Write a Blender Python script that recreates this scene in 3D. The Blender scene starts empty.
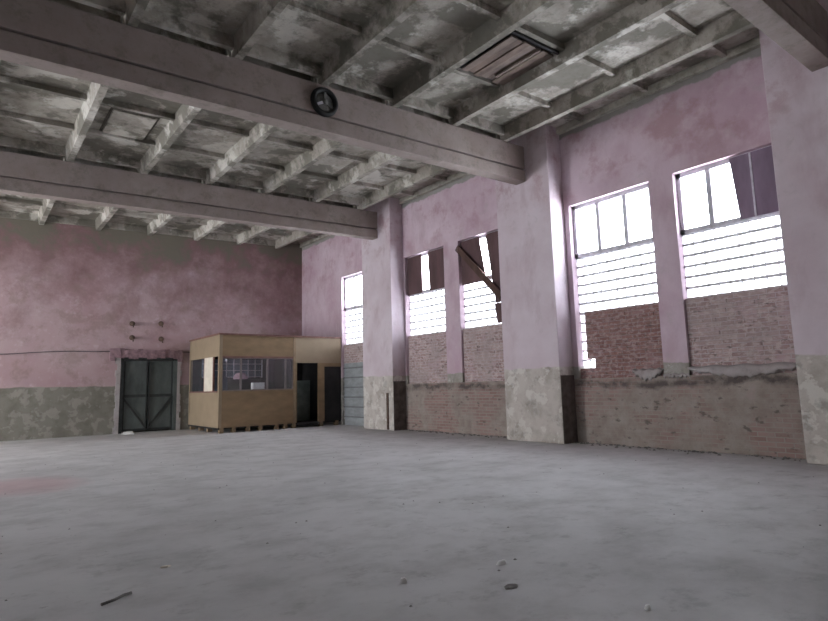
import bpy, math, random
from mathutils import Matrix, Vector
random.seed(7)
SC = bpy.context.scene
COL = SC.collection

# ------------------------------------------------------------------ key measures (metres)
EYE = 1.2896
XF = 9.88            # pilaster face of the right wall
XW = 10.35           # right wall plane
XO = 10.80           # outer face of right wall
YF = 20.31           # far wall
XL = -8.1            # left wall plane
YB = -9.55           # back wall
SLOPE = -0.032       # roof falls slightly away from the right wall
BEAM_Y = [2.47, 8.43, 14.43, -3.53]
Z_BB, Z_GROOVE, Z_BT = 5.86, 6.14, 6.70
Z_SLAB = 7.0
Z_SILL, Z_TR, Z_TOP = 2.75, 3.97, 5.15
Z_DADO = 1.585
PW = 1.586 / 2

def rz(z, x):        # height on the roof slope
    return z + SLOPE * (XF - x)

# ------------------------------------------------------------------ mesh helpers
class MB:
    def __init__(self):
        self.v = []; self.f = []; self.sm = []
    def quadbox(self, p):            # 8 points, bottom ring then top ring
        b = len(self.v); self.v += [tuple(q) for q in p]
        for f in ((3, 2, 1, 0), (4, 5, 6, 7), (0, 1, 5, 4), (1, 2, 6, 5), (2, 3, 7, 6), (3, 0, 4, 7)):
            self.f.append(tuple(b + i for i in f)); self.sm.append(False)
        return self
    def box(self, x0, x1, y0, y1, z0, z1):
        return self.quadbox([(x0, y0, z0), (x1, y0, z0), (x1, y1, z0), (x0, y1, z0),
                             (x0, y0, z1), (x1, y0, z1), (x1, y1, z1), (x0, y1, z1)])
    def sbox(self, x0, x1, y0, y1, z0, z1):   # box following the roof slope
        return self.quadbox([(x0, y0, rz(z0, x0)), (x1, y0, rz(z0, x1)), (x1, y1, rz(z0, x1)), (x0, y1, rz(z0, x0)),
                             (x0, y0, rz(z1, x0)), (x1, y0, rz(z1, x1)), (x1, y1, rz(z1, x1)), (x0, y1, rz(z1, x0))])
    def bar(self, a, b, w, h=None, up=(0, 0, 1)):   # rectangular bar between two points
        a = Vector(a); b = Vector(b); d = (b - a).normalized(); u = Vector(up)
        if abs(d.dot(u)) > .98: u = Vector((1, 0, 0))
        s = d.cross(u).normalized(); t = s.cross(d).normalized(); h = h or w
        s *= w / 2; t *= h / 2
        return self.quadbox([a - s - t, a + s - t, b + s - t, b - s - t, a - s + t, a + s + t, b + s + t, b - s + t])
    def tube(self, pts, r, n=10):
        b = len(self.v); m = len(pts)
        for i, p in enumerate(pts):
            p = Vector(p); d = (Vector(pts[min(i + 1, m - 1)]) - Vector(pts[max(i - 1, 0)])).normalized()
            u = Vector((0, 0, 1)) if abs(d.z) < .95 else Vector((1, 0, 0))
            s = d.cross(u).normalized(); t = s.cross(d)
            for k in range(n):
                a = 2 * math.pi * k / n
                self.v.append(tuple(p + (s * math.cos(a) + t * math.sin(a)) * r))
        for i in range(m - 1):
            for k in range(n):
                self.f.append((b + i * n + k, b + i * n + (k + 1) % n, b + (i + 1) * n + (k + 1) % n, b + (i + 1) * n + k)); self.sm.append(True)
        self.f.append(tuple(b + k for k in range(n))[::-1]); self.sm.append(False)
        self.f.append(tuple(b + (m - 1) * n + k for k in range(n))); self.sm.append(False)
        return self
    def lathe(self, prof, n=32, axis='z', c=(0, 0, 0)):   # prof: (radius, height) pairs
        b = len(self.v)
        for r, h in prof:
            for k in range(n):
                a = 2 * math.pi * k / n; x, y = r * math.cos(a), r * math.sin(a)
                q = (x, y, h) if axis == 'z' else (x, -h, y)   # axis 'y' points to -Y
                self.v.append((c[0] + q[0], c[1] + q[1], c[2] + q[2]))
        for i in range(len(prof) - 1):
            for k in range(n):
                self.f.append((b + i * n + k, b + i * n + (k + 1) % n, b + (i + 1) * n + (k + 1) % n, b + (i + 1) * n + k)); self.sm.append(True)
        return self
    def build(self, name, mat, parent=None, bevel=0, kind=None, **props):
        off = Vector(parent_world(parent)) if parent else Vector((0, 0, 0))
        me = bpy.data.meshes.new(name)
        me.from_pydata([tuple(Vector(v) - off) for v in self.v], [], self.f)
        me.polygons.foreach_set('use_smooth', self.sm)
        me.validate(); me.update()
        me.materials.append(mat)
        o = bpy.data.objects.new(name, me); COL.objects.link(o)
        if parent: o.parent = parent
        if bevel:
            m = o.modifiers.new('bevel', 'BEVEL'); m.width = bevel; m.segments = 2; m.limit_method = 'ANGLE'
        if kind: o['kind'] = kind
        for k, v in props.items(): o[k] = v
        return o

def parent_world(p):
    v = Vector((0, 0, 0))
    while p: v += p.location; p = p.parent
    return v

def empty(name, loc, **props):
    o = bpy.data.objects.new(name, None); o.location = loc; o.empty_display_size = .2
    COL.objects.link(o)
    for k, v in props.items(): o[k] = v
    return o

# ------------------------------------------------------------------ node helpers
class NG:
    def __init__(self, name):
        self.m = bpy.data.materials.new(name); self.m.use_nodes = True
        self.t = self.m.node_tree; self.t.nodes.clear()
        self.out = self.t.nodes.new('ShaderNodeOutputMaterial')
        self.pos = self.t.nodes.new('ShaderNodeNewGeometry').outputs['Position']
    def n(self, ty, **kw):
        nd = self.t.nodes.new(ty)
        for k, v in kw.items(): setattr(nd, k, v)
        return nd
    def l(self, a, b): self.t.links.new(a, b)
    def _in(self, sock, v):
        if hasattr(v, 'is_output'): self.l(v, sock)
        else: sock.default_value = v
    def noise(self, scale, detail=4, rough=.55, vec=None, stretch=None, seed=0, dist=0):
        v = vec if vec is not None else self.pos
        if stretch or seed:
            mp = self.n('ShaderNodeMapping'); mp.inputs['Scale'].default_value = stretch or (1, 1, 1)
            mp.inputs['Location'].default_value = (seed * 3.7, seed * 5.1, seed * 1.9); self.l(v, mp.inputs['Vector']); v = mp.outputs[0]
        nd = self.n('ShaderNodeTexNoise'); self.l(v, nd.inputs['Vector'])
        nd.inputs['Scale'].default_value = scale; nd.inputs['Detail'].default_value = detail
        nd.inputs['Roughness'].default_value = rough; nd.inputs['Distortion'].default_value = dist
        return nd.outputs['Fac']
    def ramp(self, fac, a, b, lo=0., hi=1.):
        nd = self.n('ShaderNodeMapRange', clamp=True); self.l(fac, nd.inputs[0])
        nd.inputs[1].default_value = a; nd.inputs[2].default_value = b; nd.inputs[3].default_value = lo; nd.inputs[4].default_value = hi
        return nd.outputs[0]
    def mix(self, fac, a, b, mode='MIX'):
        nd = self.n('ShaderNodeMix', data_type='RGBA', blend_type=mode)
        self._in(nd.inputs[0], fac)
        for s, v in ((nd.inputs[6], a), (nd.inputs[7], b)):
            self._in(s, v if hasattr(v, 'is_output') else (*v, 1) if len(v) == 3 else v)
        return nd.outputs[2]
    def math(self, op, a, b=0., c=0.):
        nd = self.n('ShaderNodeMath', operation=op); self._in(nd.inputs[0], a); self._in(nd.inputs[1], b); self._in(nd.inputs[2], c)
        return nd.outputs[0]
    def xyz(self):
        s = self.n('ShaderNodeSeparateXYZ'); self.l(self.pos, s.inputs[0]); return s.outputs
    def bsdf(self, col, rough=.85, bump=None, bs=.4, bd=.02, metallic=0, spec=.3):
        p = self.n('ShaderNodeBsdfPrincipled')
        self._in(p.inputs['Base Color'], col if hasattr(col, 'is_output') else (*col, 1))
        self._in(p.inputs['Roughness'], rough); p.inputs['Metallic'].default_value = metallic
        p.inputs['Specular IOR Level'].default_value = spec
        if bump is not None:
            b = self.n('ShaderNodeBump'); b.inputs['Strength'].default_value = bs; b.inputs['Distance'].default_value = bd
            self.l(bump, b.inputs['Height']); self.l(b.outputs[0], p.inputs['Normal'])
        self.l(p.outputs[0], self.out.inputs[0]); return self.m

def plain(name, col, rough=.7, var=.25, scale=6., metallic=0, stretch=None, spec=.3):
    g = NG(name)
    n = g.noise(scale, 5, .6, stretch=stretch)
    dark = tuple(c * (1 - var) for c in col); lite = tuple(min(1, c * (1 + var)) for c in col)
    return g.bsdf(g.mix(g.ramp(n, .3, .7), dark, lite), rough, n, .2, .01, metallic, spec)

def brick_nodes(g, c1, c2, mortar):
    s = g.xyz()
    u = g.math('ADD', s[0], s[1])
    cv = g.n('ShaderNodeCombineXYZ'); g.l(u, cv.inputs[0]); g.l(s[2], cv.inputs[1])
    b = g.n('ShaderNodeTexBrick'); g.l(cv.outputs[0], b.inputs['Vector'])
    b.inputs['Color1'].default_value = (*c1, 1); b.inputs['Color2'].default_value = (*c2, 1); b.inputs['Mortar'].default_value = (*mortar, 1)
    b.inputs['Scale'].default_value = 1; b.inputs['Mortar Size'].default_value = .009; b.inputs['Mortar Smooth'].default_value = .3
    b.inputs['Brick Width'].default_value = .26; b.inputs['Row Height'].default_value = .078; b.inputs['Bias'].default_value = -.1
    return b

PINK = (.46, .33, .385); PINK_D = (.34, .23, .25); PINK_L = (.59, .485, .54)
GREY = (.25, .235, .205)

def mat_pink(name, top_stain=0., grey_top=None, dado=(.24, .225, .19), dado2=(.36, .34, .31), zd=Z_DADO, patchy=.5, pink=PINK, low=PINK_L):
    g = NG(name); s = g.xyz()
    nb = g.noise(.7, 6, .62, seed=1, dist=.1); nf = g.noise(5, 6, .65, seed=2); nm = g.noise(1.8, 5, .6, stretch=(1, 1, .45), seed=3)
    c = g.mix(g.ramp(nb, .35, .68), pink, low)
    c = g.mix(g.ramp(nm, .52, .75, 0, .55), c, PINK_D)
    c = g.mix(g.ramp(nf, .55, .75, 0, .35), c, (.62, .52, .54))
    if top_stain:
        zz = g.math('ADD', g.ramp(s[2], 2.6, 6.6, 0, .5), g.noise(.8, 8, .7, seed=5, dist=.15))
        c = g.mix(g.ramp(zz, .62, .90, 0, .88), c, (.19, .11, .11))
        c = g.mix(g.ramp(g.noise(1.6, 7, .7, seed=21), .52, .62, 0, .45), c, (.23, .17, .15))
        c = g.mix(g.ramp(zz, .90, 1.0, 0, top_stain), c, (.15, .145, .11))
    else:
        c = g.mix(g.math('MULTIPLY', g.ramp(g.noise(1.3, 8, .68, seed=41), .50, .62, 0, .6), g.ramp(s[2], 4.6, 5.8)), c, (.33, .19, .20))
        c = g.mix(g.ramp(g.noise(2.4, 7, .7, seed=43), .58, .68, 0, .4), c, (.40, .35, .35))
    if grey_top:
        e = g.math('ADD', s[2], g.ramp(g.noise(3, 4), 0, 1, -.12, .12))
        e = g.math('ADD', e, g.ramp(s[1], 3, 9, 0.0, .0))
        c = g.mix(g.ramp(e, grey_top - .02, grey_top + .02), c, g.mix(nf, (.22, .21, .19), (.34, .33, .31)))
    # worn plaster dado
    e = g.math('ADD', s[2], g.ramp(g.noise(2.2, 5), 0, 1, -.07, .07))
    nd = g.noise(2.6, 7, .62, seed=7, dist=.2)
    d = g.mix(g.ramp(nd, .35, .55), dado, dado2)
    d = g.mix(g.ramp(g.noise(3.4, 6, .6, seed=9, dist=.25), .53, .565, 0, patchy), d, (.60, .575, .53))
    d = g.mix(g.ramp(g.noise(3.5, 6, .65, seed=12), .55, .63, 0, patchy * .45), d, (.13, .12, .105))
    k = g.ramp(e, zd - .012, zd + .012)
    c = g.mix(k, d, c)
    b = g.math('ADD', g.math('MULTIPLY', nf, .4), nd)
    return g.bsdf(c, .88, b, .35, .03)

def mat_brick(name, c1, c2, mortar, dirt=(.26, .24, .215), dirt_amt=.6, pinkish=.3, smear=.75, sm=(.11, .085, .075)):
    g = NG(name)
    b = brick_nodes(g, c1, c2, mortar)
    c = g.mix(g.ramp(g.noise(9, 4, .6, stretch=(1, 1, 1.8), seed=4), .50, .58, 0, smear), b.outputs['Color'], (.55, .46, .44))
    c = g.mix(g.ramp(g.noise(6, 4, .6, stretch=(1, 1, 2.4), seed=14), .60, .68, 0, .85), c, sm)
    c = g.mix(g.ramp(g.noise(1.5, 6, .6, seed=6, dist=.5), .42, .62, 0, dirt_amt), c, dirt)
    c = g.mix(g.ramp(g.noise(2.1, 5, .6, seed=8, dist=.7), .54, .66, 0, pinkish), c, (.45, .33, .35))
    h = g.math('SUBTRACT', g.noise(14, 4), g.math('MULTIPLY', b.outputs['Fac'], .8))
    return g.bsdf(c, .93, h, .6, .02)

def mat_lower(name):     # bottom of the window bays: brick half buried in old render
    g = NG(name); s = g.xyz()
    b = brick_nodes(g, (.25, .165, .145), (.33, .23, .205), (.30, .27, .245))
    yb = g.ramp(s[1], 8.0, 9.5, 0, .05)           # the middle bay keeps more bare brick
    k = g.math('SUBTRACT', g.noise(1.3, 7, .62, seed=3, dist=.5), yb)
    n2 = g.noise(4, 6, .65, seed=5)
    pl = g.mix(g.ramp(n2, .35, .65), (.24, .20, .175), (.335, .295, .26))
    c = g.mix(g.ramp(k, .36, .52, 0, .9), b.outputs['Color'], pl)
    c = g.mix(g.ramp(g.noise(5, 5, .6, stretch=(1, 1, 1.8), seed=11), .60, .67, 0, .75), c, (.10, .085, .075))
    c = g.mix(g.ramp(g.noise(3.3, 5, .6, seed=13), .60, .70, 0, .45), c, (.36, .27, .25))
    # ragged dark band: ledge shadow put into the colour, plus a dark smear
    zc = g.math('ADD', s[2], g.ramp(g.noise(1.6, 6, .65, seed=15), 0, 1, -.22, .22))
    band = g.math('MULTIPLY', g.ramp(zc, 1.12, 1.20), g.ramp(zc, 1.33, 1.25))
    c = g.mix(g.math('MULTIPLY', band, g.ramp(g.noise(2.5, 6, .7, seed=25), .42, .55, .25, .9)), c, (.085, .07, .065))
    h = g.math('SUBTRACT', n2, g.math('MULTIPLY', b.outputs['Fac'], .25))
    return g.bsdf(c, .93, h, .5, .03)

def mat_concrete(name, a, b, dark=(.07, .07, .06), dk=(.55, .68), damt=.8, light=None, sc=1.0, pink=0., flat=.4):
    g = NG(name)
    n = g.noise(2.2 * sc, 7, .65, seed=2, dist=.15); n3 = g.noise(12 * sc, 5, .6, seed=3)
    c = g.mix(g.ramp(n, .3, .7), a, b)
    c = g.mix(g.ramp(g.noise(.9 * sc, 7, .66, seed=4, dist=.2), dk[0], dk[1], 0, damt), c, dark)
    if light: c = g.mix(g.ramp(g.noise(.75 * sc, 6, .6, seed=8, dist=.15), .54, .59, 0, .8), c, light)
    if pink: c = g.mix(g.ramp(g.noise(.8, 5, seed=6), .42, .6, 0, pink), c, (.30, .245, .23))
    c = g.mix(g.ramp(g.noise(3.5 * sc, 8, .75, seed=17), .52, .66, 0, .5), c, dark)
    c = g.mix(g.ramp(n3, .6, .75, 0, .3), c, tuple(x * .55 for x in a))
    return g.bsdf(c, .9, g.math('ADD', n, g.math('MULTIPLY', n3, .3)), flat, .03)

M = {}
M['wall_right'] = mat_pink('pink_plaster', grey_top=6.74, low=PINK_L)
M['pilaster'] = mat_pink('pilaster_plaster', dado=(.38, .34, .30), dado2=(.50, .46, .42), patchy=.8, zd=Z_DADO, pink=(.51, .42, .455), low=(.61, .54, .58))
M['wall_far'] = mat_pink('far_wall_paint', top_stain=.85, dado=(.155, .145, .12), dado2=(.20, .19, .16), patchy=.15, zd=1.50, pink=(.36, .24, .25), low=(.41, .31, .32))
M['wall_back'] = plain('dark_back_wall', (.13, .12, .115), .9, .3, 1.5)
M['brick_red'] = mat_brick('bare_red_brick', (.20, .105, .095), (.28, .155, .14), (.27, .215, .205), dirt=(.27, .18, .165), dirt_amt=.35, pinkish=.3, smear=.35)
M['brick_pale'] = mat_brick('dusty_pink_brick', (.28, .18, .175), (.46, .345, .34), (.46, .41, .40), dirt=(.36, .30, .29), dirt_amt=.6, pinkish=.5)
M['lower'] = mat_lower('old_render_over_brick')
M['beam'] = mat_concrete('beam_concrete', (.275, .225, .205), (.37, .315, .29), dk=(.56, .70), damt=.6, dark=(.15, .14, .115), pink=.5)
M['slab'] = mat_concrete('mouldy_slab_concrete', (.255, .23, .195), (.44, .41, .365), dk=(.475, .545), damt=.75, dark=(.125, .118, .095), light=(.58, .555, .505), sc=1.35)
M['rib'] = mat_concrete('rib_concrete', (.34, .325, .275), (.52, .505, .45), dk=(.52, .64), damt=.7, dark=(.16, .155, .12), sc=1.4)
M['patch_joint'] = plain('dark_joint', (.11, .10, .085), .95)  # dark joint around the ceiling patches
M['frame'] = plain('grey_white_window_paint', (.52, .50, .55), .6, .2, 9)
M['mortar'] = plain('block_mortar', (.62, .61, .63), .9, .15, 20)
M['board'] = plain('brown_hardboard', (.105, .06, .062), .75, .35, 3, stretch=(1, 1, .3))
M['board_violet'] = plain('dusty_violet_board', (.20, .15, .20), .75, .25, 3, stretch=(1, 1, .3))
M['plank'] = plain('raw_plank', (.085, .05, .04), .85, .3, 8, stretch=(1, 1, .3))
M['sash'] = plain('grey_brown_sash', (.20, .17, .17), .7, .2, 6)
M['inner_green'] = plain('green_grey_inner_door', (.22, .26, .24), .7, .3, 3)
M['hatch'] = plain('weathered_brown_board', (.15, .11, .09), .85, .5, 5, stretch=(1, .35, 1))
M['hatch2'] = plain('pale_weathered_board', (.18, .14, .12), .85, .4, 5, stretch=(1, .35, 1))
M['ply'] = plain('plywood', (.235, .16, .09), .6, .14, 2.2, stretch=(1, 1, 2.5))
M['ply_pale'] = plain('pale_plywood', (.28, .215, .145), .6, .1, 2.0)
M['ply_trim'] = plain('plywood_batten', (.24, .17, .105), .65, .2, 6)
M['roof_edge'] = plain('brown_roof_edge', (.19, .10, .085), .8, .25, 6)
M['dark'] = plain('dark_interior_board', (.022, .02, .02), .85, .25, 3)
M['steel_green'] = plain('green_grey_door_paint', (.088, .102, .098), .55, .3, 3.5, stretch=(1, 1, .5))
M['steel_bar'] = plain('dark_door_bar', (.035, .038, .038), .6, .3, 6)
M['lintel'] = plain('rough_mauve_concrete', (.24, .155, .17), .9, .35, 9)
M['sheet'] = plain('blue_grey_sheet', (.26, .275, .28), .6, .22, 3, stretch=(1, 1, 2.5))
M['sheet_rail'] = plain('dark_sheet_rail', (.16, .165, .17), .7, .2, 5)
M['dark_foot'] = plain('dark_foot_render', (.115, .095, .085), .9, .4, 5)
M['black'] = plain('black_rubbered_metal', (.018, .018, .018), .55, .3, 12)
M['disc_grey'] = plain('grimy_grey_metal', (.16, .16, .15), .6, .4, 14)
M['white'] = plain('white_paint', (.75, .75, .73), .7, .06, 10)
M['cream'] = plain('cream_cloth', (.68, .62, .52), .8, .1, 5)
M['mauve'] = plain('mauve_cloth', (.42, .28, .33), .8, .2, 8)
M['blue'] = plain('blue_grey_paint', (.13, .17, .22), .6, .2, 4)
M['rust'] = plain('rusted_steel', (.10, .065, .05), .8, .4, 12)
M['stone'] = plain('dark_grit', (.20, .19, .18), .9, .4, 20)
M['cable'] = plain('grey_cable', (.10, .085, .09), .8, .2, 8)

def mat_floor():
    g = NG('worn_concrete_floor'); s = g.xyz()
    n1 = g.noise(.35, 7, .6, seed=1, dist=.5); n2 = g.noise(2.2, 7, .68, seed=2, stretch=(.8, 1.0, 1), dist=.1); n3 = g.noise(22, 5, .6, seed=3)
    c = g.mix(g.ramp(n1, .35, .65), (.455, .45, .445), (.56, .555, .55))
    c = g.mix(g.ramp(n2, .46, .68, 0, .5), c, (.31, .305, .295))
    c = g.mix(g.ramp(g.noise(5, 7, .72, stretch=(.8, 1.0, 1), seed=31), .55, .66, 0, .4), c, (.27, .265, .255))
    c = g.mix(g.ramp(n2, .45, .30, 0, .35), c, (.60, .59, .58))
    c = g.mix(g.ramp(g.noise(7, 5, .7, seed=9), .66, .74, 0, .5), c, (.18, .175, .165))
    c = g.mix(g.ramp(n3, .64, .76, 0, .3), c, (.58, .57, .56))
    # faded red paint stain on the concrete
    dx = g.math('MULTIPLY', g.math('SUBTRACT', s[0], .85), 1.1); dy = g.math('MULTIPLY', g.math('SUBTRACT', s[1], 10.1), .8)
    d2 = g.math('ADD', g.math('MULTIPLY', dx, dx), g.math('MULTIPLY', dy, dy))
    d2 = g.math('ADD', d2, g.ramp(n2, 0, 1, -.5, .5))
    c = g.mix(g.ramp(d2, .1, .75, .42, 0), c, (.50, .25, .27))
    r = g.ramp(n2, .3, .7, .62, .86)
    return g.bsdf(c, r, g.math('ADD', n2, g.math('MULTIPLY', n3, .15)), .25, .02, spec=.35)
M['floor'] = mat_floor()

def mat_block():
    g = NG('frosted_glass_block')
    t = g.n('ShaderNodeBsdfTranslucent'); t.inputs[0].default_value = (.62, .635, .66, 1)
    tr = g.n('ShaderNodeBsdfTransparent'); tr.inputs[0].default_value = (.62, .635, .66, 1)
    gl = g.n('ShaderNodeBsdfGlossy'); gl.inputs['Roughness'].default_value = .25
    m = g.n('ShaderNodeMixShader'); m.inputs[0].default_value = .5; g.l(t.outputs[0], m.inputs[1]); g.l(tr.outputs[0], m.inputs[2])
    m2 = g.n('ShaderNodeMixShader'); m2.inputs[0].default_value = .05; g.l(m.outputs[0], m2.inputs[1]); g.l(gl.outputs[0], m2.inputs[2])
    g.l(m2.outputs[0], g.out.inputs[0]); return g.m
M['block'] = mat_block()
def mat_glass(name, tint, refl, dirt=0.):
    g = NG(name)
    tr = g.n('ShaderNodeBsdfTransparent'); tr.inputs[0].default_value = (*tint, 1)
    gl = g.n('ShaderNodeBsdfGlossy'); gl.inputs['Roughness'].default_value = .04
    m = g.n('ShaderNodeMixShader'); m.inputs[0].default_value = refl
    g.l(tr.outputs[0], m.inputs[1]); g.l(gl.outputs[0], m.inputs[2])
    last = m
    if dirt:
        df = g.n('ShaderNodeBsdfDiffuse'); df.inputs[0].default_value = (.5, .5, .55, 1)
        m2 = g.n('ShaderNodeMixShader'); m2.inputs[0].default_value = dirt
        g.l(m.outputs[0], m2.inputs[1]); g.l(df.outputs[0], m2.inputs[2]); last = m2
    g.l(last.outputs[0], g.out.inputs[0]); return g.m
M['pane'] = mat_glass('window_glass', (.92, .94, .97), .05)
M['booth_glass'] = mat_glass('dusty_booth_glass', (.95, .96, .98), .08, .04)

# ------------------------------------------------------------------ shell
def struct(name, mb, mat, **k): return mb.build(name, mat, kind='structure', **k)
struct('floor', MB().box(XL - .5, XO, YB - .5, YF + .4, -.2, 0), M['floor'])

# far wall with a doorway
DX0, DX1, DZ = 3.93, 5.68, 2.42
m = MB()
m.box(XL - .5, DX0, YF, YF + .4, 0, 7.4); m.box(DX1, XO, YF, YF + .4, 0, 7.4); m.box(DX0, DX1, YF, YF + .4, DZ, 7.4)
m.box(DX0, DX1, YF + .34, YF + .4, 0, DZ)
struct('wall_far', m, M['wall_far'])
struct('wall_back', MB().box(XL - .5, XO, YB - .4, YB, 0, 7.4), M['wall_back'])

# window openings (y0, y1) of each bay between pilasters
BAYS = []
for cy0, cy1 in ((8.43, 14.43), (2.47, 8.43), (-3.53, 2.47), (-9.53, -3.53)):
    a, b = cy0 + PW, cy1 - PW
    if cy0 == 8.43: BAYS.append((a, b, (9.32, 11.15), (11.75, 13.55)))
    elif cy0 == 2.47: BAYS.append((a, b, (3.36, 5.12), (5.60, 7.50)))
    else: BAYS.append((a, b, (a + .1, a + 1.9), (a + 2.4, a + 4.25)))
FARBAY = (15.22, 20.31, (15.45, 17.27))
LIGHT_OPENING = (15.6, 18.6)  # unseen opening added to throw more light on floor and pilasters

def side_wall(xw, xo, side):
    """piers, spandrels and lower wall of one long wall; openings stay free"""
    s = 1 if side == 'right' else -1
    X = lambda d: xw + s * d            # d metres behind the wall plane
    def bx(m, d0, d1, *r):
        a, b = sorted((X(d0), X(d1))); m.box(a, b, *r)
    T = abs(xo - xw)
    up = MB(); lo = MB()
    for a, b, w0, w1 in BAYS:
        bx(up, 0, T, a - .05, b + .05, Z_TOP, 7.35)
        bx(up, 0, T, w0[1], w1[0], 1.34, Z_TOP)
        bx(up, 0, T, a - .05, w0[0], 1.34, Z_TOP); bx(up, 0, T, w1[1], b + .05, 1.34, Z_TOP)
        bx(lo, 0, T, a - .05, b + .05, 0, 1.34)
    a, b, w = FARBAY
    if side == 'left':          # added light opening instead of a window
        w = LIGHT_OPENING; bx(up, 0, T, w[0], w[1], 4.2, Z_TOP)
    bx(up, 0, T, a - .05, b, Z_TOP, 7.35); bx(up, 0, T, a - .05, w[0], 0, Z_TOP); bx(up, 0, T, w[1], b, 0, Z_TOP)
    up.build('wall_' + side, M['wall_right'], kind='structure')
    lo.build('wall_' + side + '_base', M['lower'], kind='structure')
    # thin dark facing on the foot of each pilaster's near flank
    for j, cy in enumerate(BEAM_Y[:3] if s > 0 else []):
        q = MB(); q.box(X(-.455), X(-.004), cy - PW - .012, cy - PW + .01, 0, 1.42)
        q.build('trim_%d' % (8 + j), M['dark_foot'], kind='structure', bevel=.004)
    # pilasters
    for cy in BEAM_Y:
        p = MB(); x0, x1 = sorted((X(-.47), X(T)))
        p.box(x0, x1, cy - PW, cy + PW, 0, 7.05)
        p.build('pilaster', M['pilaster'], kind='structure', bevel=.012)
side_wall(XW, XO, 'right')
side_wall(XL, XL - .45, 'left')

# ------------------------------------------------------------------ roof: beams and ribbed slabs
for cy in BEAM_Y:
    m = MB(); x0, x1 = XL + .47, XF
    m.sbox(x0, x1, cy - .14, cy + .14, Z_BB, Z_GROOVE - .02)
    m.sbox(x0, x1, cy - .07, cy + .07, Z_GROOVE - .02, Z_GROOVE + .025)
    m.sbox(x0, x1, cy - .14, cy + .14, Z_GROOVE + .025, Z_BT)
    m.build('roof_beam', M['beam'], kind='structure', bevel=.006)

RIB_X = [9.27 - 1.54 * i for i in range(12)]
BOUNDS = [(YB, -3.53), (-3.53, 2.47), (2.47, 8.43), (8.43, 14.43), (14.43, YF)]
slab = MB()
slab.sbox(XL - .5, XO, YB - .4, YF + .4, Z_SLAB, Z_SLAB + .3)
slab.build('ceiling', M['slab'], kind='structure')
def taper(m, x, y0, y1, wb, wt, z0, z1):
    m.quadbox([(x - wb, y0, rz(z0, x)), (x + wb, y0, rz(z0, x)), (x + wb, y1, rz(z0, x)), (x - wb, y1, rz(z0, x)),
               (x - wt, y0, rz(z1, x)), (x + wt, y0, rz(z1, x)), (x + wt, y1, rz(z1, x)), (x - wt, y1, rz(z1, x))])
for y0, y1 in BOUNDS:
    m = MB(); t = MB()
    g0 = .05 if y0 > YB else 0; g1 = .05 if y1 < YF else 0
    for x in RIB_X:
        taper(m, x, y0 + g0, y1 - g1, .062, .125, Z_BT + .003, Z_SLAB)
    m.build('ceiling_rib', M['slab'], kind='structure')
    nb = round((y1 - y0) / 1.5)
    for i in range(len(RIB_X)):
        xb = RIB_X[i] - .11; xa = (RIB_X[i + 1] + .11) if i + 1 < len(RIB_X) else XL - .1
        cuts = [y0 + (y1 - y0) * k / nb for k in range(1, nb)]
        for yc in cuts:
            t.sbox(xa, xb, yc - .045, yc + .045, Z_SLAB - .10, Z_SLAB)
        for ye in ((y0 + .19) if y0 > YB else y0 + .06, (y1 - .19) if y1 < YF else y1 - .06):
            t.sbox(xa, xb, ye - .045, ye + .045, Z_SLAB - .2, Z_SLAB)
    cuts = [y0 + (y1 - y0) * k / nb for k in range(1, nb)]
    for yc in cuts: t.sbox(RIB_X[0] + .1, XW, yc - .045, yc + .045, Z_SLAB - .10, Z_SLAB)
    t.build('ceiling_cross_rib', M['slab'], kind='structure')
# square patches cast into two coffers of the middle bay
for i, (xa, xb, ya, yb) in enumerate(((1.95, 2.75, 11.7, 12.9), (6.45, 7.35, 11.6, 12.7))):
    m = MB(); m.sbox(xa, xb, ya, yb, Z_SLAB - .05, Z_SLAB); m.build('ceiling_patch', M['slab'], kind='structure', bevel=.01)
    m = MB()
    m.sbox(xa - .045, xa, ya - .045, yb + .045, Z_SLAB - .02, Z_SLAB); m.sbox(xb, xb + .045, ya - .045, yb + .045, Z_SLAB - .02, Z_SLAB)
    m.sbox(xa, xb, ya - .045, ya, Z_SLAB - .02, Z_SLAB); m.sbox(xa, xb, yb, yb + .045, Z_SLAB - .02, Z_SLAB)
    m.build('ceiling_patch_joint', M['patch_joint'], kind='structure')
# edge rib over the right wall
m = MB()
for (a, b, _, _) in BAYS: m.box(XW - .10, XW + .02, a, b, 6.86, 7.05)
m.box(XW - .10, XW + .02, 15.22, YF, 6.86, 7.05)
m.build('trim_1', M['rib'], kind='structure')

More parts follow.
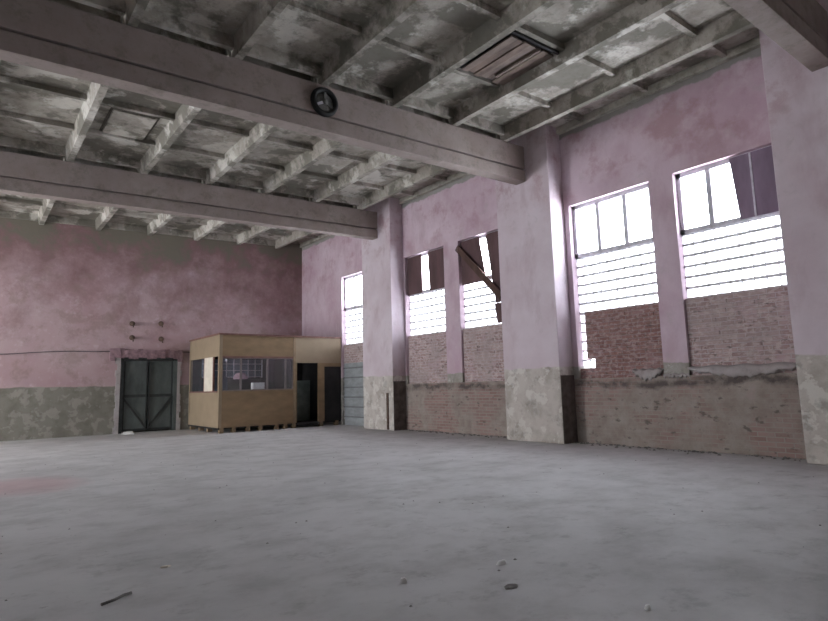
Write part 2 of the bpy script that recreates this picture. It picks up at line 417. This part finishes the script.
# ------------------------------------------------------------------ windows
def window(idx, x, y0, y1, lights=3, boards=(), blocks=None, side=1, zs=Z_SILL):
    """x = inner face of the frame; side +1 the wall's outside lies towards +X"""
    w = empty('window_%d' % idx, (x, (y0 + y1) / 2, Z_SILL), kind='structure')
    def bx(m, d0, d1, *r):
        a, b = sorted((x + side * d0, x + side * d1)); m.box(a, b, *r); return m
    f = MB(); t = .085
    bx(f, 0, .08, y0, y1, Z_TOP - t, Z_TOP); bx(f, 0, .08, y0, y1, Z_TR, Z_TR + t)
    bx(f, 0, .08, y0, y0 + t, Z_TR, Z_TOP); bx(f, 0, .08, y1 - t, y1, Z_TR, Z_TOP)
    f.build('window_frame', M['frame'], w)
    for k in range(1, lights):
        yc = y0 + (y1 - y0) * k / lights
        bx(MB(), .005, .075, yc - .045, yc + .045, Z_TR + t, Z_TOP - t).build('mullion', M['frame'], w)
    bx(MB(), .035, .041, y0 + t, y1 - t, Z_TR + t, Z_TOP - t).build('pane', M['pane'], w)
    b0, b1 = blocks or (y0, y1)
    nrow, ncol = round((Z_TR - zs) / .203), max(1, round((b1 - b0) / .2)); rh = (Z_TR - zs) / nrow; cw = (b1 - b0) / ncol
    gb = MB(); mo = MB()
    for r in range(nrow):
        for c in range(ncol):
            bx(gb, .05, .13, b0 + c * cw + .006, b0 + (c + 1) * cw - .006, zs + r * rh + .012, zs + (r + 1) * rh - .012)
    for r in range(nrow + 1):
        z = zs + r * rh
        bx(mo, .035, .13, b0, b1, max(z - .024, zs), min(z + .024, Z_TR))
    for c in range(ncol + 1):
        y = b0 + c * cw
        bx(mo, .045, .13, y - .008, y + .008, zs, Z_TR)
    gb.build('glass_block_panel', M['block'], w, bevel=.006)
    mo.build('block_mortar', M['mortar'], w)
    if idx == 1: bx(MB(), -.045, -.03, 3.775, 3.805, 4.0, 5.12).build('batten', M['frame'], w)
    for pts, mat in boards:          # boards nailed over the upper lights: (y, z) outline corners
        b = MB(); xs = (x - side * .03, x - side * .012)
        q = pts; b.quadbox([(xs[0], *q[0]), (xs[1], *q[0]), (xs[1], *q[1]), (xs[0], *q[1]), (xs[0], *q[3]), (xs[1], *q[3]), (xs[1], *q[2]), (xs[0], *q[2])])
        b.build('board', M[mat], w)
    return w
XG = XW + .12
# nearest window: a dusty board leans across its right third
window(1, XG, 3.36, 5.12, 3, boards=[([(3.79, 4.0), (4.04, 4.0), (4.13, 5.13), (3.80, 5.13)], 'board_violet'), ([(3.38, 4.0), (3.79, 4.0), (3.80, 5.13), (3.38, 5.13)], 'board_violet')])
window(2, XG, 5.60, 7.50, 3)
window(3, XG, 9.32, 11.15, 3, boards=[([(10.22, 3.93), (11.13, 3.93), (11.13, 5.13), (10.44, 5.13)], 'board'), ([(9.34, 3.3), (9.92, 3.3), (10.19, 5.13), (9.34, 5.13)], 'board'), ([(9.34, 2.78), (9.90, 2.78), (9.97, 3.29), (9.34, 3.29)], 'board')])
window(4, XG, 11.75, 13.55, 3, boards=[([(12.84, 3.99), (13.53, 3.99), (13.53, 5.13), (12.87, 5.13)], 'board'), ([(11.77, 3.99), (12.50, 3.99), (12.55, 5.13), (11.77, 5.13)], 'board')])
window(5, XG, 15.45, 17.27, 3)
k = 6

for a, b, w0, w1 in BAYS[:1]:
    for w in (w0, w1): window(k, XL - .12, w[0], w[1], 3, side=-1, zs=1.34); k += 1  # unseen left windows, glazed lower to bring in more light

# column of glass blocks running down beside the brick infill of the second window
n = MB(); mo = MB()
for r in range(6):
    z1 = Z_SILL - .2 * r; n.box(XG + .05, XG + .13, 7.33, 7.49, z1 - .185, z1 - .03)
n.box(XG + .05, XG + .13, 7.15, 7.31, 1.56, 1.74)
mo.box(XG + .06, XG + .12, 7.31, 7.33, 1.55, Z_SILL)
for r in range(7): z1 = Z_SILL - .2 * r; mo.box(XG + .045, XG + .12, 7.33, 7.50, z1 - .03, z1)
mo.box(XG + .045, XG + .12, 7.13, 7.5, 1.535, 1.56); mo.box(XG + .045, XG + .12, 7.13, 7.15, 1.56, 1.74)
wdw = bpy.data.objects['window_2']
n.build('glass_block_column', M['block'], wdw, bevel=.006); mo.build('block_mortar', M['mortar'], wdw)

# brick infill below the glass blocks
def infill(name, y0, y1, mat, d=.07, z0=1.34, z1=Z_SILL, side=1, xw=XW, notch=None):
    a, b = sorted((xw + side * d, xw + side * .40)); m = MB()
    if notch:
        m.box(a, b, y0, notch, z0, z1); m.box(a, b, notch, y1, z0, 1.55); m.box(a, b, notch, 7.13, 1.55, z1); m.box(a, b, 7.13, 7.31, 1.75, z1)
    else: m.box(a, b, y0, y1, z0, z1)
    # a few courses stand proud or are knocked back, so the face is not dead flat
    rnd = random.Random(int(y0 * 100))
    for _ in range(26):
        yy = rnd.uniform(y0 + .05, (notch or y1) - .35); zz = z0 + .078 * rnd.randrange(1, int((z1 - z0) / .078) - 1)
        e = rnd.uniform(.006, .018)
        p, q = sorted((xw + side * (d - e), xw + side * (d + .02))); m.box(p, q, yy, yy + .24, zz, zz + .068)
    m.build(name, M[mat], kind='structure')
infill('wall_infill_brick', 3.36, 5.12, 'brick_pale')
infill('wall_infill_brick', 5.60, 7.50, 'brick_red', notch=7.12)
infill('wall_infill_brick', 9.32, 11.15, 'brick_pale')
infill('wall_infill_brick', 11.75, 13.55, 'brick_pale')
infill('wall_infill_brick', 15.45, 17.27, 'brick_pale', z0=2.1)
for j, (a, b, w0, w1) in enumerate(BAYS[2:]):
    for w in (w0, w1): infill('wall_infill_brick', w[0], w[1], 'brick_pale', z1=Z_TOP)
for j, (a, b, w0, w1) in enumerate(BAYS[1:]):
    for w in (w0, w1): infill('wall_infill_brick', w[0], w[1], 'brick_pale', side=-1, xw=XL, z1=Z_TOP)

# ragged ledge of old render left under the windows of the near bay
def ledge(name, y0, y1, zt, seed, drop):
    m = MB(); N = 60
    for i in range(N + 1):
        t = i / N; y = y0 + (y1 - y0) * t; e = math.sin(math.pi * t) ** .35 if 0 < t < 1 else 0
        zb = zt(t) - drop(t) - .018 * math.sin(t * 41 + seed) - .012 * math.sin(t * 97 + seed); z1 = zt(t) + .012 * math.sin(t * 23 + seed)
        pr = (.035 + .012 * math.sin(t * 19 + seed)) * e + .003
        m.v += [(XW + .02, y, zb - .01), (XW - pr, y, zb + .015), (XW - pr * .55, y, z1 - .02), (XW + .08, y, z1 + .01)]
    for i in range(N):
        a = i * 4; b = a + 4
        for k in range(4): m.f.append((a + k, a + (k + 1) % 4, b + (k + 1) % 4, b + k)); m.sm.append(k == 1)
    m.f.append((3, 2, 1, 0)); m.f.append(tuple(N * 4 + i for i in range(4))); m.sm += [False, False]
    return m.build(name, M['ledge'], kind='structure')
M['ledge'] = mat_concrete('ledge_render', (.33, .305, .30), (.46, .43, .43), dk=(.56, .7), damt=.35, dark=(.2, .17, .16), pink=.4, sc=1.6)
ledge('trim_2', 3.27, 5.15, lambda t: 1.50, 3, lambda t: .07 + .14 * math.sin(t * 3.14) ** 1.5)
ledge('trim_3', 5.62, 6.25, lambda t: 1.49, 4, lambda t: .05 + .17 * math.sin(t * 3.14))
ledge('trim_4', 5.12, 5.62, lambda t: 1.40, 8, lambda t: .09)

# blue-grey sheeted doorway below the farthest window
d = empty('door_2', (XW + .08, 16.36, 0), kind='structure')
MB().box(XW + .08, XW + .16, 15.45, 17.27, 0.0, 2.12).build('door_leaf', M['sheet'], d)
for i in range(6):
    z = .33 * i + .06
    MB().box(XW + .05, XW + .08, 15.45, 17.27, z + .20, z + .245).build('cross_rail', M['sheet_rail'], d)

# ------------------------------------------------------------------ far-wall doorway
d = empty('door_1', ((DX0 + DX1) / 2, YF + .05, 0), kind='structure')
xm = (DX0 + DX1) / 2 - .03
MB().box(DX0, DX0 + .09, YF - .02, YF + .16, 0, DZ).build('door_frame', M['steel_bar'], d)
MB().box(DX1 - .12, DX1, YF - .02, YF + .16, 0, DZ).build('door_frame', M['steel_green'], d)
MB().box(DX0, DX1, YF - .02, YF + .16, DZ - .10, DZ).build('door_frame', M['steel_bar'], d)
for x0, x1 in ((DX0 + .10, xm - .01), (xm + .01, DX1 - .13)):
    l = MB().box(x0, x1, YF + .06, YF + .10, .06, DZ - .11).build('door_leaf', M['steel_green'], d)
    yy = YF + .045
    MB().bar((x0, yy, 1.17), (x1, yy, 1.17), .03, .09).build('cross_bar', M['steel_bar'], l)
    MB().bar((x0 + .03, yy, .07), (x0 + .03, yy, DZ - .13), .06, .03).build('stile', M['steel_bar'], l)
    MB().bar((x1 - .03, yy, .07), (x1 - .03, yy, DZ - .13), .06, .03).build('stile', M['steel_bar'], l)
    o = x0 if x1 < xm else x1; ii = x1 if x1 < xm else x0
    MB().bar((o, yy, 1.13), (ii, yy, .12), .03, .06).build('brace', M['steel_bar'], l)
    MB().bar((x0, yy, .09), (x1, yy, .09), .03, .07).build('cross_bar', M['steel_bar'], l)
# rough lintel of broken render
m = MB(); rnd = random.Random(5); xs = [3.60 + i * (2.22 / 16) for i in range(17)]
for i in range(16):
    m.box(xs[i], xs[i + 1], YF - .07 - rnd.uniform(0, .03), YF + .02, 2.40 + rnd.uniform(-.04, .02) - (.1 if i in (0, 15) else 0), 2.66 + rnd.uniform(-.02, .05))
m.build('trim_5', M['lintel'], kind='structure')
# ragged render reveals down both sides of the doorway
for nm, a, b in (('trim_6', DX0 - .13, DX0), ('trim_7', DX1, DX1 + .12)):
    m = MB()
    for i in range(12):
        z = i * .2; w = rnd.uniform(-.03, .03)
        m.box(a + (w if a < 4.5 else 0), b + (0 if a < 4.5 else w), YF - .035, YF + .01, z, z + .2)
    m.build(nm, M['ledge'], kind='structure')

# ------------------------------------------------------------------ things on the far wall
pins = [(4.22, 3.52), (5.11, 3.56), (4.23, 3.06), (5.13, 3.04)]
PL = ['rusty round stub on the pink wall above the steel door, upper left of four',
      'rusty round stub on the pink wall above the steel door, upper right of four',
      'rusty round stub just above the door lintel, lower left of four',
      'rusty round stub just above the door lintel, lower right of four']
for p, lab in zip(pins, PL):
    t = empty('wall_stub', (p[0], YF, p[1]), label=lab, category='bracket', group='rusty stubs over the steel door')
    MB().lathe([(0, 0), (.085, 0), (.085, .02), (.05, .03), (.05, .13), (.0, .13)], 18, 'y', (p[0], YF, p[1])).build('flange', M['rust'], t)
    MB().tube([(p[0], YF - .13, p[1]), (p[0], YF - .18, p[1] - .02), (p[0], YF - .19, p[1] - .14)], .022).build('hook', M['rust'], t)
m = MB(); pts = []
for i in range(40):
    x = -6 + i * (12.2 / 39)
    pts.append((x, YF - .03, 2.62 - max(0, 3.6 - x) * .045 - .02 * math.sin(x * 2.2)))
c = m.tube(pts, .012, 6).build('wall_cable', M['cable'])
c['label'] = 'thin dark cable strung along the pink far wall past the steel door lintel'; c['category'] = 'cable'

# ------------------------------------------------------------------ disc on the beam
by = 8.43 - .14; dx, dz = 4.63, 6.20
t = empty('round_fixture', (dx, by, dz), label='round grey fixture with a black rim mounted on the side of the ceiling beam', category='fixture')
MB().lathe([(.17, 0), (.25, 0), (.262, .03), (.25, .085), (.215, .10), (.185, .085), (.17, .05), (.17, 0)], 40, 'y', (dx, by, dz)).build('rim', M['black'], t)
MB().lathe([(0, .02), (.178, .02), (.178, .035), (.12, .05), (0, .055)], 40, 'y', (dx, by, dz)).build('face_plate', M['disc_grey'], t)
MB().lathe([(0, .05), (.055, .05), (.05, .085), (0, .09)], 20, 'y', (dx, by, dz)).build('hub', M['disc_grey'], t)
for a in (90, 210, 330):
    ca, sa = math.cos(math.radians(a)), math.sin(math.radians(a))
    MB().bar((dx + ca * .04, by - .062, dz + sa * .04), (dx + ca * .17, by - .062, dz + sa * .17), .045, .02, up=(0, 1, 0)).build('spoke', M['frame' if a == 210 else 'disc_grey'], t)

# ------------------------------------------------------------------ boarded roof hatch
hx0, hx1, hy0, hy1 = 6.36, 7.60, 5.52, 6.92
t = empty('roof_hatch', ((hx0 + hx1) / 2, (hy0 + hy1) / 2, rz(6.9, 7)), label='brown boarded hatch in the ceiling between two ribs with a dark gap round it', category='hatch')
MB().sbox(hx0 - .05, hx1 + .02, hy0, hy1, 6.97, 6.995).build('backing', M['black'], t)
nb = 7; w = (hx1 - hx0 - .1) / nb
for i in range(nb):
    x = hx0 + .2 + i * w * .94; e = (.01, .03, 0, .02, .035, .0, .015)[i]
    MB().sbox(x, x + w * .94 - .012, hy0 + .10 + e, hy1 - .10 - e, 6.88 + e * .5, 6.91 + e * .5).build('hatch_board', M['hatch' if i % 3 else 'hatch2'], t)
fr = MB(); fr.sbox(hx0 - .02, hx0 + .02, hy0, hy1, 6.86, 6.97); fr.sbox(hx0, hx1, hy0 - .02, hy0 + .02, 6.86, 6.97)
fr.build('hatch_frame', M['dark'], t)
MB().sbox(hx0 + .85, hx0 + .90, hy0 + .1, hy1 - .3, 6.85, 6.88).build('batten', M['hatch2'], t)

# ------------------------------------------------------------------ loose plank in the third window
p = MB().bar((XW + .02, 11.22, 4.98), (XW + .02, 9.66, 3.42), .17, .04, up=(1, 0, 0)).build('loose_plank', M['plank'])
p['label'] = 'brown plank wedged diagonally across the half boarded window beside the middle pilaster'; p['category'] = 'plank'
st = MB().box(XF - .03, XF, 13.86, 13.95, .02, 1.08).build('dark_strip', M['rust'], bevel=.005)  # thin dark strip set on the pilaster face
st['label'] = 'dark upright strip on the plaster foot of the far pilaster'; st['category'] = 'strip'

# ------------------------------------------------------------------ plywood booth
bx0, bx1, by0, by1, bz0, bz1 = 6.07, XW - .02, 17.32, 20.22, .16, 2.97
B = empty('plywood_booth', (bx0, by0, 0), label='plywood booth with a window band and open doorway in the far corner', category='booth')
T = .05
xs = 8.55        # where the glazed part ends
WZ0, WZ1 = 1.25, 2.30
MB().box(bx0, xs, by0, by0 + T, bz0, WZ0).build('lower_panel', M['ply'], B)
MB().box(bx0, xs, by0, by0 + T, WZ1, bz1).build('fascia_panel', M['ply'], B)
MB().box(bx0, bx0 + T, by0 + T, by1, bz0, WZ0).build('side_panel', M['ply_pale'], B)
MB().box(bx0, bx0 + T, by0 + T, by1, WZ1 + .02, bz1).build('side_panel', M['ply_pale'], B)
MB().box(bx0, xs + .03, by1 - T, by1, bz0, bz1).build('back_panel', M['dark'], B)
MB().box(bx0, bx1, by0 + .05, by1, .11, .16).build('booth_floor', M['dark'], B)
rf = MB().box(bx0 - .04, bx1, by0 - .04, by1, bz1, bz1 + .05).build('booth_roof', M['roof_edge'], B)
MB().box(7.2, 7.24, by0 + .4, by0 + .9, bz1 + .05, bz1 + .08).build('roof_batten', M['dark'], rf)
# corner posts and sills
for nm, (a, b, c_, d_) in (('corner_post', (bx0 - .012, bx0 + .085, by0 - .012, by0 + .09)), ('corner_post', (bx0 - .012, bx0 + .07, by1 - .08, by1))):
    MB().box(a, b, c_, d_, bz0, bz1).build(nm, M['ply_pale'], B)
MB().box(xs - .04, xs + .05, by0 - .015, by0 + .08, bz0, bz1).build('post', M['ply_trim'], B)
MB().box(bx0 + .08, xs - .04, by0 - .03, by0 + .1, WZ0 - .03, WZ0 + .01).build('window_sill', M['ply_trim'], B)
MB().box(bx0 - .03, bx0 + .1, by0 + .1, by1 - .08, WZ0 - .03, WZ0 + .01).build('window_sill', M['roof_edge'], B)
MB().box(bx0 + .08, xs - .04, by0 - .008, by0 + .06, WZ1 - .03, WZ1 + .02).build('window_head', M['roof_edge'], B)
# glazed band, front
def frame_ring(x0, x1, y0, y1, z0, z1, t):
    m = MB()
    for y in (y0, y1):
        for p in ((x0, z0), (x1, z0), (x1, z1), (x0, z1), (x0 + t, z0 + t), (x1 - t, z0 + t), (x1 - t, z1 - t), (x0 + t, z1 - t)): m.v.append((p[0], y, p[1]))
    for k in range(4):
        j = (k + 1) % 4
        for q in ((k, j, 4 + j, 4 + k), (8 + j, 8 + k, 12 + k, 12 + j), (j, k, 8 + k, 8 + j), (4 + k, 4 + j, 12 + j, 12 + k)):
            m.f.append(q); m.sm.append(False)
    return m
CUTS = [bx0 + .085, 6.75, 7.62, 8.25, xs - .04]
for i in range(4):
    a, b = CUTS[i], CUTS[i + 1]
    f = MB(); t_ = .03
    f.box(a, a + t_, by0 + .01, by0 + .045, WZ0, WZ1 - .03); f.box(b - t_, b, by0 + .01, by0 + .045, WZ0, WZ1 - .03)
    f = frame_ring(a, b, by0 + .01, by0 + .045, WZ0 + .01, WZ1 - .03, t_)
    s_ = f.build('window_sash', M['sash'], B)
    MB().box(a + t_, b - t_, by0 + .025, by0 + .029, WZ0, WZ1 - .03).build('pane', M['booth_glass'], s_)
# side openings with a pale curtain strip between them
MB().box(bx0 + .005, bx0 + .045, by0 + .62, by0 + 1.40, WZ0, WZ1 + .02).build('side_infill', M['cream'], B)
MB().box(bx0 + .005, bx0 + .05, by0 + .09, by0 + .15, WZ0, WZ1 + .02).build('side_mullion', M['roof_edge'], B)
MB().box(bx0 + .005, bx0 + .05, by0 + .55, by0 + .62, WZ0, WZ1 + .02).build('side_mullion', M['roof_edge'], B)
MB().box(bx0 + .02, bx0 + .026, by0 + 1.46, by1 - .08, WZ0, WZ1 + .02).build('pane', M['booth_glass'], B)
MB().box(bx0 + .005, bx0 + .05, by0 + 1.40, by0 + 1.46, WZ0, WZ1 + .02).build('side_mullion', M['roof_edge'], B)
# board and pale bars added to mimic window-grid reflections in the glass
MB().box(bx0 + .3, xs - .1, by1 - .35, by1 - .31, 1.75, 2.35).build('reflection_board', M['blue'], B)
for i in range(9):
    x = bx0 + .35 + i * .26
    MB().box(x, x + .025, by1 - .38, by1 - .355, 1.7, 2.35).build('reflection_bar', M['frame'], B)
for z in (1.72, 1.95, 2.18):
    MB().box(bx0 + .3, xs - .1, by1 - .40, by1 - .38, z, z + .025).build('reflection_bar', M['frame'], B)
# doorway bay
dx0, dx1, dz1 = 8.65, 9.43, 2.12
MB().box(xs + .05, bx1, by0, by0 + T, dz1, bz1).build('door_header', M['ply_pale'], B)
MB().box(xs + .05, dx0, by0, by0 + T, bz0, dz1).build('door_jamb', M['ply_trim'], B)
MB().box(dx1, dx1 + .24, by0, by0 + T, bz0, dz1).build('door_jamb', M['ply'], B)
MB().box(dx1 + .24, bx1, by0 + .02, by0 + T, bz0, 2.0).build('dark_panel', M['dark'], B)
MB().box(dx1 + .24, bx1, by0, by0 + T, 2.0, dz1).build('door_jamb', M['ply'], B)
MB().box(dx0, dx1, by0 - .01, by0 + T, bz0 - .1, bz0 + .01).build('threshold', M['dark'], B)
MB().box(xs + .05, bx1, by1 - T, by1, bz0, bz1).build('back_panel', M['dark'], B)
MB().box(dx0 + .30, dx0 + .95, by0 + .9, by0 + .95, bz0 + .012, 1.55).build('inner_door', M['inner_green'], B)
MB().box(bx1 - .04, bx1, by0 + T, by1 - T, bz0, bz1).build('end_panel', M['dark'], B)
# feet under the booth
for x in (6.12, 6.5, 6.95, 7.35, 7.9, 8.2, 8.5):
    MB().box(x, x + .12, by0 + .02, by0 + .16, 0, .16).build('foot', M['ply_trim'], B)
for y in (18.3, 19.1, 20.0): MB().box(bx0 + .02, bx0 + .16, y, y + .14, 0, .16).build('foot', M['ply_trim'], B)
for x in (9.5, 10.1): MB().box(x, x + .12, by0 + .02, by0 + .16, 0, .16).build('foot', M['ply_trim'], B)

# things inside the booth: a desk by the window, box, lampshade
D = empty('desk', (7.3, 17.8, .162), label='dark desk under the booth window holding a white box', category='desk')
MB().box(6.3, 8.4, 17.46, 18.04, 1.16, 1.20).build('desk_top', M['dark'], D)
for x in (6.32, 8.32):
    for y in (17.48, 17.96): MB().box(x, x + .06, y, y + .06, .162, 1.16).build('leg', M['dark'], D)
o = MB().box(7.22, 7.60, 17.50, 17.70, 1.201, 1.50).build('white_box', M['white'], bevel=.01)
o['label'] = 'small white box on the desk behind the booth window'; o['category'] = 'box'
L = empty('table_lamp', (6.92, 17.8, 1.2), label='mauve shaded lamp standing behind the booth glass', category='lamp')
MB().lathe([(0, 1.2), (.10, 1.2), (.10, 1.225), (.02, 1.24), (.015, 1.66), (0, 1.66)], 20, 'z', (6.92, 17.8, 0)).build('base', M['blue'], L)
MB().lathe([(.23, 1.62), (.22, 1.70), (.14, 1.80), (.05, 1.83), (.0, 1.83)], 28, 'z', (6.92, 17.8, 0)).build('lamp_shade', M['mauve'], L)
C_ = empty('booth_cabinet', (6.6, 18.9, .162), label='blue grey cabinet inside the booth behind the left pane', category='cabinet')
MB().box(6.28, 6.9, 18.9, 19.3, .162, 1.72).build('body', M['blue'], C_)
MB().box(6.30, 6.88, 18.88, 18.9, .2, 1.7).build('door', M['blue'], C_)

# ------------------------------------------------------------------ litter on the floor
def scrap(x, y, w, l, h, mat, name, lab, cat, rot=0, seed=1):
    rnd = random.Random(seed); N = 9; m = MB(); top = []; 
    for k in range(N):
        a = 2 * math.pi * k / N + rot; r = rnd.uniform(.7, 1.1)
        u, v = math.cos(a) * w / 2 * r, math.sin(a) * l / 2 * r
        m.v.append((x + u, y + v, .001))
    for k in range(N):
        p = m.v[k]; m.v.append((x + (p[0] - x) * .7, y + (p[1] - y) * .7, h * rnd.uniform(.6, 1)))
    m.v.append((x, y, h))
    for k in range(N):
        j = (k + 1) % N
        m.f.append((k, j, N + j, N + k)); m.f.append((N + k, N + j, 2 * N)); m.sm += [False, False]
    m.f.append(tuple(range(N))[::-1]); m.sm.append(False)
    o = m.build(name, M[mat]); o['label'] = lab; o['category'] = cat; return o
scrap(3.12, 3.02, .09, .07, .03, 'white', 'paper_scrap', 'white paper scrap lying on the open concrete floor, largest of the near scraps', 'paper', seed=2)
scrap(2.36, 3.18, .06, .06, .035, 'white', 'plaster_crumb', 'white plaster crumb on the near concrete floor, left of the paper scraps', 'plaster', seed=3)
scrap(3.12, 1.90, .045, .04, .03, 'white', 'plaster_crumb', 'white plaster crumb at the bottom edge of the floor nearest the camera', 'plaster', seed=4)
scrap(4.12, 19.8, .40, .22, .09, 'white', 'paper_scrap', 'white scrap of paper at the foot of the steel door', 'paper', seed=5)
scrap(2.82, 2.66, .13, .09, .012, 'stone', 'mortar_lump', 'flat dark grey lump on the floor behind the white crumb', 'mortar', seed=6)
scrap(1.26, 4.65, .10, .06, .012, 'cream', 'paper_scrap', 'pale pinkish scrap on the darker floor at left', 'paper', seed=7)
s = MB().tube([(.74, 4.10, .010), (.82, 4.12, .016), (.88, 4.18, .012), (.93, 4.20, .010)], .009, 7).build('twig', M['stone'])
s['label'] = 'short dark twig on the floor in the lower left'; s['category'] = 'twig'
rnd = random.Random(11); m = MB()
for _ in range(230):
    y = rnd.uniform(1.5, 19); x = rnd.uniform(.1 + y * .02, 9.5); r = rnd.uniform(.004, .012)
    b = len(m.v)
    for dx_, dy_, dz_ in ((-r, -r, 0), (r, -r * .8, 0), (r * .9, r, 0), (-r, r * .7, 0), (0, 0, r * .9)):
        m.v.append((x + dx_, y + dy_, dz_ + .001))
    for f in ((0, 1, 4), (1, 2, 4), (2, 3, 4), (3, 0, 4), (3, 2, 1, 0)): m.f.append(tuple(b + i for i in f)); m.sm.append(False)
# crumbled mortar along the foot of the right wall
for _ in range(260):
    y = rnd.uniform(3.3, 13.6)
    if abs(y - 8.43) < .85: continue
    x = XW - abs(rnd.gauss(0, .16)) - .01; r = rnd.uniform(.01, .035); b = len(m.v)
    for dx_, dy_, dz_ in ((-r, -r, 0), (r, -r * .8, 0), (r * .9, r, 0), (-r, r * .7, 0), (0, 0, r)):
        m.v.append((min(x + dx_, XW - .005), y + dy_, dz_ + .001))
    for f in ((0, 1, 4), (1, 2, 4), (2, 3, 4), (3, 0, 4), (3, 2, 1, 0)): m.f.append(tuple(b + i for i in f)); m.sm.append(False)
o = m.build('grit', M['stone'], kind='stuff'); o['label'] = 'fine mortar grit scattered over the concrete floor'; o['category'] = 'grit'

# ------------------------------------------------------------------ daylight
w = bpy.data.worlds.new('overcast'); SC.world = w; w.use_nodes = True
bg = w.node_tree.nodes['Background']; bg.inputs[0].default_value = (.95, .975, 1.0, 1); bg.inputs[1].default_value = 9.0
def portal(x, y0, y1, z0, z1, sx):
    l = bpy.data.lights.new('window_daylight', 'AREA'); l.shape = 'RECTANGLE'; l.size = z1 - z0; l.size_y = y1 - y0
    l.cycles.is_portal = True
    o = bpy.data.objects.new('window_daylight', l); COL.objects.link(o); o.location = (x, (y0 + y1) / 2, (z0 + z1) / 2)
    o.rotation_euler = (0, math.radians(90 * sx), 0)
for a, b, w0, w1 in BAYS:
    for ww in (w0, w1):
        if a > 0: portal(XG + .2, ww[0], ww[1], Z_SILL, Z_TOP, 1)
        if a > 8: portal(XL - .32, ww[0], ww[1], 1.34, Z_TOP, -1)
portal(XG + .2, 15.45, 17.27, Z_SILL, Z_TOP, 1); portal(XL - .40, LIGHT_OPENING[0], LIGHT_OPENING[1], 0.02, 4.2, -1)

# ------------------------------------------------------------------ camera
FPX, YAW, PITCH, ROLL = 570.617, .666834, .130193, -.0251997
cy_, sy_, cp_, sp_ = math.cos(YAW), math.sin(YAW), math.cos(PITCH), math.sin(PITCH)
f = Vector((sy_ * cp_, cy_ * cp_, sp_)); r = Vector((cy_, -sy_, 0)); u = r.cross(f)
r2 = r * math.cos(ROLL) + u * math.sin(ROLL); u2 = -r * math.sin(ROLL) + u * math.cos(ROLL)
cam = bpy.data.cameras.new('camera'); cam.sensor_width = 36; cam.lens = FPX / 828 * 36; cam.clip_start = .05; cam.clip_end = 200
co = bpy.data.objects.new('camera', cam); COL.objects.link(co)
mt = Matrix((r2, u2, -f)).transposed().to_4x4(); mt.translation = Vector((0, 0, EYE)); co.matrix_world = mt
SC.camera = co

SC.view_settings.view_transform = 'Standard'; SC.view_settings.look = 'None'; SC.view_settings.gamma = 1
SC.view_settings.use_curve_mapping = False; SC.view_settings.exposure = 2.0
SC.cycles.max_bounces = 10; SC.cycles.diffuse_bounces = 6; SC.cycles.transparent_max_bounces = 16
SC.cycles.use_denoising = True; SC.cycles.sample_clamp_indirect = 8
SC.cycles.caustics_reflective = False; SC.cycles.caustics_refractive = False
